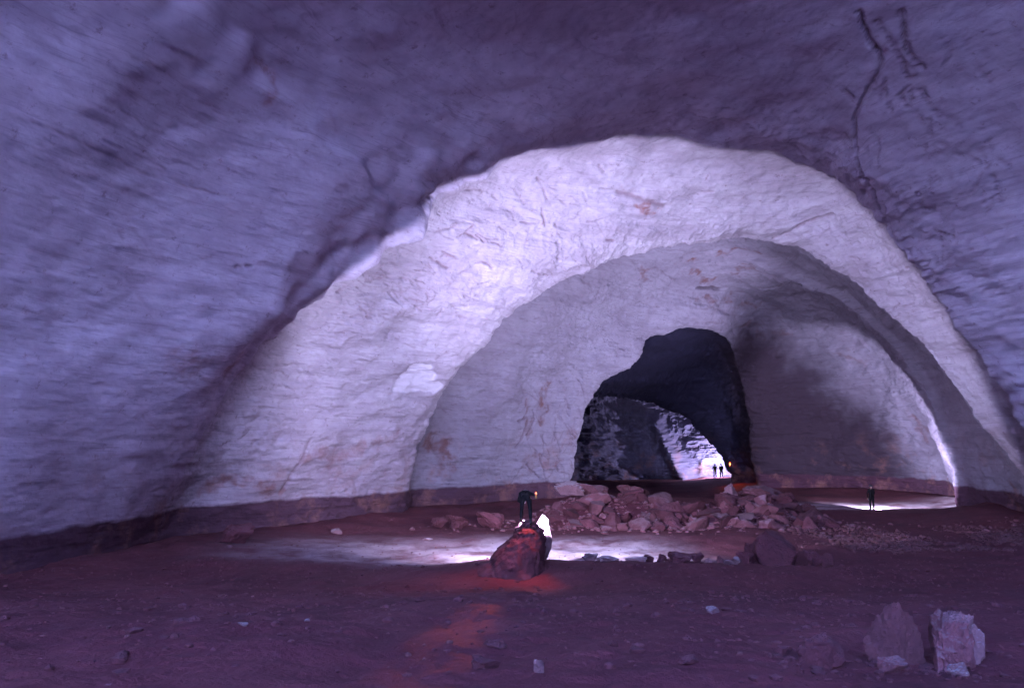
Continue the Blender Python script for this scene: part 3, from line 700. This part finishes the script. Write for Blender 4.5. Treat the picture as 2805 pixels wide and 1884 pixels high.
while len(pts) < 2600:
    dx, dy = rs.uniform(1770, 2420), rs.uniform(1190, 1256)
    e = ((dy - 1222)/26.)**2 + (max(0, 1900 - dx)/130.)**2
    if rs.rand() > math.exp(-e*1.1): continue
    Y = 5*F/((dy*K) - 1208.0); p = at(dx, dy, Y)
    if fbm(np.array([[p[0]*.35, Y*.35, 0.]]), 2, 5)[0] < -.15 + .3*rs.rand() - .25: continue
    pts.append((p[0], Y)); sz.append(.035 + .15*rs.rand()**3)
scatter('gravel_field', 'field of brown gravel on the floor at the right', pts, sz, 'gravel', 1)
pts = []; sz = []
for _ in range(2600):
    Y = 8 + 36*rs.rand()**.8; X = rs.uniform(-.75, .75)*Y
    pts.append((X, Y)); sz.append(.008 + .03*rs.rand()**4 + .0006*Y)
scatter('scattered_pebbles', 'small pebbles strewn over the mud floor', pts, sz, 'gravel', 2)
pts = []; sz = []
for _ in range(3200):
    Y = 7.5 + 24*rs.rand()**.9; X = rs.uniform(-.72, .72)*Y
    if vnoise(np.array([[X*.5, Y*.5, 3.]]), 8)[0] < rs.uniform(-.6, .5): continue
    pts.append((X, Y)); sz.append(.012 + .07*rs.rand()**5 + .0008*Y)
for cx_, cy_ in ((2058, 1520), (2198, 1525), (1900, 1535), (1764, 1262), (1178, 1290)):
    gx, gy = on_ground(cx_, cy_)
    for _ in range(90): pts.append((gx + rs.normal(0, .5), gy + rs.normal(0, .45))); sz.append(.012 + .06*rs.rand()**3)
scatter('mud_clods', 'mud clods and chips on the near floor', pts, sz, 'muddy', 4)
pts = []; sz = []
for _ in range(1500):
    c = rs.choice(3); 
    if c == 0: X, Y = rs.normal(6.5, 4.5), rs.normal(46.3, 1.8)
    elif c == 1: X, Y = rs.normal(14.5, 3.2), rs.normal(46.5, 1.8)
    else: X, Y = rs.uniform(2, 20), rs.uniform(44, 51)
    pts.append((X, Y)); sz.append(.04 + .16*rs.rand()**2)
scatter('rubble_debris', 'small broken debris between the rocks of the heap', pts, sz, 'mixed', 3)

# ------------------------------------------------------------------ people
def capsule(bm, a, b, ra, rb, seg=14):
    a, b = Vector(a), Vector(b); ax = b - a; L = max(ax.length, 1e-5); q = Vector((0, 0, 1)).rotation_difference(ax.normalized())
    rows = []
    for k in range(5):
        t = math.pi/2*(k/5.); rows.append((-ra*math.cos(t), ra*math.sin(t)))
    rows.append((0, ra)); rows.append((L, rb))
    for k in range(1, 6):
        t = math.pi/2*(k/5.); rows.append((L + rb*math.sin(t), rb*math.cos(t)))
    prev = None
    for z, r in rows:
        ring = [bm.verts.new(a + q @ Vector((max(r, .001)*math.cos(6.28318*i/seg), max(r, .001)*math.sin(6.28318*i/seg), z))) for i in range(seg)]
        if prev:
            for i in range(seg): bm.faces.new((prev[i], prev[(i+1) % seg], ring[(i+1) % seg], ring[i]))
        else: bm.faces.new(ring[::-1])
        prev = ring
    bm.faces.new(prev)
def hand(bm, wrist, dirv, side, up, curl=.5):
    d_ = Vector(dirv).normalized(); u_ = Vector(up); s_v = d_.cross(u_).normalized(); u_ = s_v.cross(d_).normalized()
    w_ = Vector(wrist); palm = w_ + d_*.085
    for k in (-1, 0, 1): capsule(bm, w_ + s_v*.012*k, palm + s_v*.026*k, .022, .017)
    for k, ln in zip((-1.5, -.5, .5, 1.5), (.066, .08, .085, .075)):
        p0 = palm + s_v*.021*k; d1 = (d_ + u_*(-.5*curl)).normalized(); p1 = p0 + d1*ln*.45
        d2 = (d_*.5 - u_*curl).normalized(); p2 = p1 + d2*ln*.35; d3 = (d_*.1 - u_).normalized(); p3 = p2 + d3*ln*.28
        capsule(bm, p0, p1, .0105, .0095); capsule(bm, p1, p2, .0095, .009); capsule(bm, p2, p3, .009, .008)
    t0 = w_ + d_*.03 + s_v*.03*side; t1 = t0 + (d_*.6 + s_v*side*.7).normalized()*.04; t2 = t1 + (d_ - u_*.6*curl).normalized()*.032
    capsule(bm, t0, t1, .015, .012); capsule(bm, t1, t2, .0115, .0095)
def person(loc, rz, J, label, voxel=.011, group=None, pale_boots=False, h=1.0):
    """J: joint positions (x right, y forward, z up) for a 1.75 m figure"""
    bm = bmesh.new()
    c = lambda a, b, ra, rb: capsule(bm, J[a] if isinstance(a, str) else a, J[b] if isinstance(b, str) else b, ra, rb)
    pel, che, nek, hd = (Vector(J[k]) for k in ('pelvis', 'chest', 'neck', 'head'))
    fwd = Vector(J.get('face', (0, 1, 0))).normalized(); rt = fwd.cross(Vector((0, 0, 1))).normalized()
    for k in (-1, 1):
        capsule(bm, pel + rt*.065*k, pel.lerp(che, .5) + rt*.07*k, .115, .10); capsule(bm, pel.lerp(che, .5) + rt*.07*k, che + rt*.09*k, .10, .115)
    capsule(bm, che, nek, .12, .06); capsule(bm, nek, hd, .055, .06)
    capsule(bm, hd + Vector((0, 0, .04)) - fwd*.015, hd + Vector((0, 0, .06)) + fwd*.012, .092, .088)
    capsule(bm, hd + Vector((0, 0, -.035)) + fwd*.035, hd + Vector((0, 0, .03)) + fwd*.03, .055, .07)                # jaw
    capsule(bm, hd + fwd*.10 + Vector((0, 0, .02)), hd + fwd*.118 + Vector((0, 0, -.012)), .010, .015)               # nose
    capsule(bm, hd + fwd*.088 + Vector((0, 0, -.05)) - rt*.018, hd + fwd*.088 + Vector((0, 0, -.05)) + rt*.018, .010, .010)   # lips
    for k in (-1, 1):
        capsule(bm, hd + rt*.092*k + Vector((0, 0, .025)), hd + rt*.09*k + Vector((0, 0, -.015)), .014, .011)         # ear
        capsule(bm, hd + fwd*.088 + rt*.032*k + Vector((0, 0, .038)), hd + fwd*.09 + rt*.034*k + Vector((0, 0, .038)), .012, .012)   # eye
    for s_, S_ in ((-1, 'l'), (1, 'r')):
        sh, el, wr = (Vector(J[k + S_]) for k in ('sho', 'elb', 'wri'))
        capsule(bm, che + rt*.08*s_ + Vector((0, 0, .05)), sh, .10, .072); capsule(bm, sh, el, .066, .050); capsule(bm, el, wr, .048, .034)
        hand(bm, wr, wr - el, -s_, J.get('pup' + S_, (0, 0, 1)), J.get('curl' + S_, .5))
        hp, kn, an, to = (Vector(J[k + S_]) for k in ('hip', 'kne', 'ank', 'toe'))
        capsule(bm, pel + rt*.05*s_, hp, .115, .105); capsule(bm, hp, kn, .100, .068); capsule(bm, kn, kn.lerp(an, .35), .066, .070); capsule(bm, kn.lerp(an, .35), an, .070, .052)
        hl = an - (to - an).normalized()*.05; hl.z = an.z - .045
        capsule(bm, an, hl, .055, .042); capsule(bm, hl, to, .042, .036); capsule(bm, an, to, .052, .036)
    me = bpy.data.meshes.new('tmp'); bm.to_mesh(me); bm.free()
    t = bpy.data.objects.new('tmp', me); COL.objects.link(t)
    md = t.modifiers.new('r', 'REMESH'); md.mode = 'VOXEL'; md.voxel_size = voxel; md.use_smooth_shade = True
    sm = t.modifiers.new('s', 'SMOOTH'); sm.factor = .5; sm.iterations = 2 if voxel < .012 else 1
    dg = bpy.context.evaluated_depsgraph_get(); dg.update()
    me2 = bpy.data.meshes.new_from_object(t.evaluated_get(dg)); bpy.data.objects.remove(t)
    me2.name = 'person'
    for k in ('cloth', 'skin', 'paleboot' if pale_boots else 'boot'): me2.materials.append(M[k])
    npg = len(me2.polygons); cc = np.zeros(npg*3); me2.polygons.foreach_get('center', cc); cc = cc.reshape(-1, 3)
    mi = np.zeros(npg, np.int32); mi[cc[:, 2] < .17] = 2
    mi[np.linalg.norm(cc - np.array(hd), axis=1) < .15] = 1
    for S_ in 'lr':
        e_, w_ = np.array(J['elb'+S_]), np.array(J['wri'+S_]); a_ = (w_ - e_)/np.linalg.norm(w_ - e_)
        mi[(np.linalg.norm(cc - w_, axis=1) < .24) & (((cc - w_) @ a_) > 0)] = 1
    me2.polygons.foreach_set('material_index', mi); me2.polygons.foreach_set('use_smooth', np.ones(npg, bool))
    o = link(bpy.data.objects.new('person', me2)); o.location = loc; o.rotation_euler = (0, 0, rz); o.scale = (h, h, h)
    tag(o, label, 'person', group)
    # helmet
    bm = bmesh.new(); n = 20
    prof_ = [(.0, .128), (.05, .122), (.09, .095), (.113, .05), (.120, .012), (.150, .002), (.150, -.006), (.112, .002)]
    hc = hd + Vector((0, 0, .06)); prev = None
    for r_, z_ in prof_:
        rg = [bm.verts.new(hc + Vector((max(r_, .001)*math.cos(6.28318*i/n), max(r_, .001)*1.1*math.sin(6.28318*i/n), z_))) for i in range(n)]
        if prev:
            for i in range(n): bm.faces.new((prev[i], prev[(i+1) % n], rg[(i+1) % n], rg[i]))
        else: bm.faces.new(rg)
        prev = rg
    hm = bpy.data.meshes.new('helmet'); bm.to_mesh(hm); bm.free(); hm.materials.append(M['helmet'])
    hm.polygons.foreach_set('use_smooth', np.ones(len(hm.polygons), bool))
    link(bpy.data.objects.new('helmet', hm), o)
    return o
def stand(**kw):
    J = dict(pelvis=(0, 0, .97), chest=(0, 0, 1.33), neck=(0, .01, 1.50), head=(0, .03, 1.61),
             shol=(-.19, 0, 1.43), shor=(.19, 0, 1.43), elbl=(-.26, -.02, 1.14), elbr=(.26, -.02, 1.14), wril=(-.27, .06, .88), wrir=(.27, .06, .88),
             hipl=(-.10, 0, .90), hipr=(.10, 0, .90), knel=(-.12, .03, .50), kner=(.12, .03, .50), ankl=(-.14, 0, .10), ankr=(.14, 0, .10),
             toel=(-.17, .17, .038), toer=(.17, .17, .038), pupl=(1, 0, 0), pupr=(-1, 0, 0))
    J.update(kw); return J

def lathe(name, prof_, mat, parent, loc=(0, 0, 0), rot=(0, 0, 0), n=24):
    bm = bmesh.new(); prev = None
    for r_, z_ in prof_:
        rg = [bm.verts.new((max(r_, .0008)*math.cos(6.28318*i/n), max(r_, .0008)*math.sin(6.28318*i/n), z_)) for i in range(n)]
        if prev:
            for i in range(n): bm.faces.new((prev[i], prev[(i+1) % n], rg[(i+1) % n], rg[i]))
        else: bm.faces.new(rg[::-1])
        prev = rg
    bm.faces.new(prev)
    me = bpy.data.meshes.new(name); bm.to_mesh(me); bm.free(); me.materials.append(M[mat])
    me.polygons.foreach_set('use_smooth', np.ones(len(me.polygons), bool))
    o = link(bpy.data.objects.new(name, me), parent); o.location = loc; o.rotation_euler = rot; return o
def reflector_profile(li, power):
    """hand-shaped beam of the dish: sharp rim above and to the right, a soft rim low on the left, added gain upward and at the side"""
    li.use_nodes = True; nt = li.node_tree; nt.nodes.clear()
    out = node(nt, 'ShaderNodeOutputLight'); em = node(nt, 'ShaderNodeEmission'); nt.links.new(em.outputs[0], out.inputs[0])
    tc = node(nt, 'ShaderNodeTexCoord'); dv = tc.outputs['Normal']
    def dot(v):
        n = node(nt, 'ShaderNodeVectorMath', operation='DOT_PRODUCT'); nt.links.new(dv, n.inputs[0]); n.inputs[1].default_value = [SGN*x for x in v]; return n.outputs['Value']
    def smooth(x, a, b, c, d_):
        n = node(nt, 'ShaderNodeMapRange', interpolation_type='SMOOTHSTEP'); nt.links.new(x, n.inputs[0])
        for i, v in enumerate((a, b, c, d_)):
            if hasattr(v, 'node'): nt.links.new(v, n.inputs[i+1])
            else: n.inputs[i+1].default_value = v
        return n.outputs[0]
    rim = .462
    soft = smooth(dot((-.8, 0, -.45)), .10, .72, .035, .52)
    f = smooth(dot((0, .9986, -.052)), rim, math_n(nt, 'ADD', soft, rim), 0.0, 1.0)
    lobe = smooth(dot(Vector((.20, .80, .55)).normalized()), .80, 1.0, 0.0, HOT)
    side = smooth(dot(Vector((.90, .30, .33)).normalized()), .87, .98, 0.0, STRIP)
    g = math_n(nt, 'MULTIPLY', f, math_n(nt, 'ADD', 1.0, math_n(nt, 'ADD', lobe, side)))
    nt.links.new(g, em.inputs['Strength'])
SGN, HOT, STRIP = 1.0, 2.4, 1.3
def flash_gun(loc, rx, rz, power, angle, blend, label, color=(.675, .66, 1.0), spot=True, beam=None):
    """hand-held reflector; +Z of the empty is where it fires"""
    o = empty('flash_gun', loc); o.rotation_euler = (rx, 0, rz)
    tag(o, label, 'flash gun', 'flash guns held by the cavers')
    lathe('reflector', [(.015, -.045), (.05, -.035), (.075, -.015), (.085, .0), (.083, .0), (.072, -.012), (.045, -.03), (.012, -.038)], 'steel', o)
    lathe('handle', [(.002, 0), (.016, 0), (.016, .16), (.013, .17), (.002, .17)], 'black', o, (0, 0, -.05), (math.pi/2, 0, 0))
    lathe('bulb', [(.004, -.037), (.012, -.03), (.016, -.018), (.012, -.008), (.002, -.004)], 'bulb', o)
    li = bpy.data.lights.new('flash_light', 'SPOT' if spot else 'POINT'); li.energy = power; li.color = color; li.shadow_soft_size = .05
    if spot: li.spot_size = angle; li.spot_blend = blend
    else: reflector_profile(li, power)
    lo = link(bpy.data.objects.new('flash_light', li), o); lo.location = (0, 0, .03); lo.rotation_euler = (math.pi, 0, 0)
    if not spot: lo.rotation_mode = 'QUATERNION'; lo.rotation_quaternion = o.rotation_euler.to_quaternion().inverted()
    if beam:                                                                    # a second bulb fired with the gun turned another way
        p_, dirv, half_, bl_ = beam
        l2 = bpy.data.lights.new('flash_light', 'SPOT'); l2.energy = p_; l2.color = color; l2.shadow_soft_size = .05; l2.spot_size = 2*R(half_); l2.spot_blend = bl_
        o2 = link(bpy.data.objects.new('flash_light', l2), o)
        bpy.context.view_layer.update()
        q_ = o.matrix_world.to_quaternion().inverted() @ Vector(dirv).normalized()
        o2.location = (0, 0, .06); o2.rotation_mode = 'QUATERNION'; o2.rotation_quaternion = Vector((0, 0, -1)).rotation_difference(q_)
    return o
def carbide_lamp(loc, power, label, flame=1.0, rz=0, beam=None, aim=(0, -.67, -.74)):
    o = empty('carbide_lamp', loc, rz); tag(o, label, 'lamp')
    lathe('tank', [(.002, -.16), (.038, -.16), (.040, -.15), (.040, -.06), (.030, -.045), (.018, -.04), (.018, -.025), (.002, -.02)], 'brass', o)
    lathe('reflector', [(.004, .012), (.03, .008), (.055, -.004), (.057, -.003), (.032, .012), (.004, .016)], 'steel', o, (0, .02, 0), (math.pi/2, 0, 0))
    s = flame
    lathe('flame', [(.003, 0), (.010*s, .015*s), (.013*s, .035*s), (.009*s, .06*s), (.001, .085*s)], 'flame', o, (0, -.02 - .02*s, -.01))
    li = bpy.data.lights.new('flame_light', 'SPOT'); li.energy = power; li.color = (1.0, .13, .05); li.shadow_soft_size = .03; li.spot_size = R(92); li.spot_blend = .6
    lo = link(bpy.data.objects.new('flame_light', li), o); lo.location = (0, -.05 - .04*s, .03); lo.rotation_mode = 'QUATERNION'; lo.rotation_quaternion = Vector((0, 0, -1)).rotation_difference(Vector(aim).normalized())   # thrown forward by the dish
    if beam:
        l2 = li.copy(); l2.energy = beam[0]; l2.spot_size = 2*R(beam[2]); l2.spot_blend = .8
        o2 = link(bpy.data.objects.new('flame_light', l2), o); o2.location = (0, -.06 - .04*s, .03); o2.rotation_mode = 'QUATERNION'
        o2.rotation_quaternion = Vector((0, 0, -1)).rotation_difference(Vector(beam[1]).normalized())
    return o

# caver on the leaning boulder, bent over his flash with the lamp in his right hand
AY = 28.1
ax, _, az = at(1199, 1192, AY)
pa = person((ax, AY, az), 0, stand(pelvis=(0, -.04, .90), chest=(0, .34, 1.00), neck=(0, .50, .99), head=(0, .62, .97), face=(0, .6, -.7),
            shol=(-.19, .36, 1.02), shor=(.19, .36, 1.02), elbl=(-.26, .38, .76), elbr=(.40, .20, .96), wril=(-.14, .44, .66), wrir=(.38, -.04, 1.02),
            hipl=(-.12, -.02, .84), hipr=(.12, -.02, .84), knel=(-.15, .04, .46), kner=(.16, .04, .46), ankl=(-.17, 0, .11), ankr=(.18, 0, .02), toel=(-.19, .17, .05), toer=(.21, .17, -.04), pupr=(1, 0, .2)),
            'person in dark overalls bending forward on top of the leaning boulder')
flash_gun((ax - .08, AY + .58, az + .72), -math.pi/2, 0, FLASH_A, R(136), .32, 'round flash reflector fired by the person on the leaning boulder', spot=False)
carbide_lamp((ax + .37, AY - .17, az + 1.05), LAMP_A, 'small red-glowing lamp in the hand of the person on the leaning boulder', beam=(LAMP_BEAM, (-.088, -1, -.030), 1.8), aim=(-.42, -.50, -.76))

# caver standing at the right before the bright strip of floor
PBY = 55.2
qx, _, qz = at(1989, 1159, PBY); qz = max(qz, gh(qx, PBY) + .0)
person((qx, PBY, gh(qx, PBY)), .12, stand(elbl=(-.27, .10, 1.16), wril=(-.10, .36, .84), elbr=(.27, .10, 1.16), wrir=(.10, .36, .84)),
       'person standing with legs apart in front of the bright floor at right', .014)
flash_gun((qx + .02, PBY + .52, gh(qx, PBY) + .75), -math.pi/2 + R(10), R(-35), FLASH_B, R(94), .3, 'flash reflector held by the person at the bright floor on the right', beam=(BEAM_B, (-.78, .38, .50), 46, .6))

# two cavers far back
CYP = 95.0
x1, _, z1 = at(1631, 1097, CYP); x2, _, z2 = at(1645.5, 1097, CYP)
person((x1, CYP, gh(x1, CYP)), .2, stand(elbl=(-.36, .02, 1.17), wril=(-.16, .08, 1.02), elbr=(.36, .02, 1.17), wrir=(.16, .08, 1.02)), 'left of the two distant people, elbows out, against the white glare', .018, pale_boots=True)
person((x2, CYP, gh(x2, CYP)), -.1, stand(elbl=(-.24, .06, 1.14), wril=(-.08, .30, 1.08), elbr=(.24, .06, 1.14), wrir=(.10, .30, 1.10)), 'right of the two distant people, arms held in, against the white glare', .018, pale_boots=True)
flash_gun((x2, CYP + .6, gh(x2, CYP) + 1.10), -math.pi/2 + R(12), R(12), FLASH_C, R(164), .3, 'flash reflector held by the right one of the distant people')
lx, ly, lz = at(1664, 1061, 84.6)
carbide_lamp((lx, ly, lz), LAMP_C, 'glowing orange lamp hung on the rock beside the distant people', 4.5)
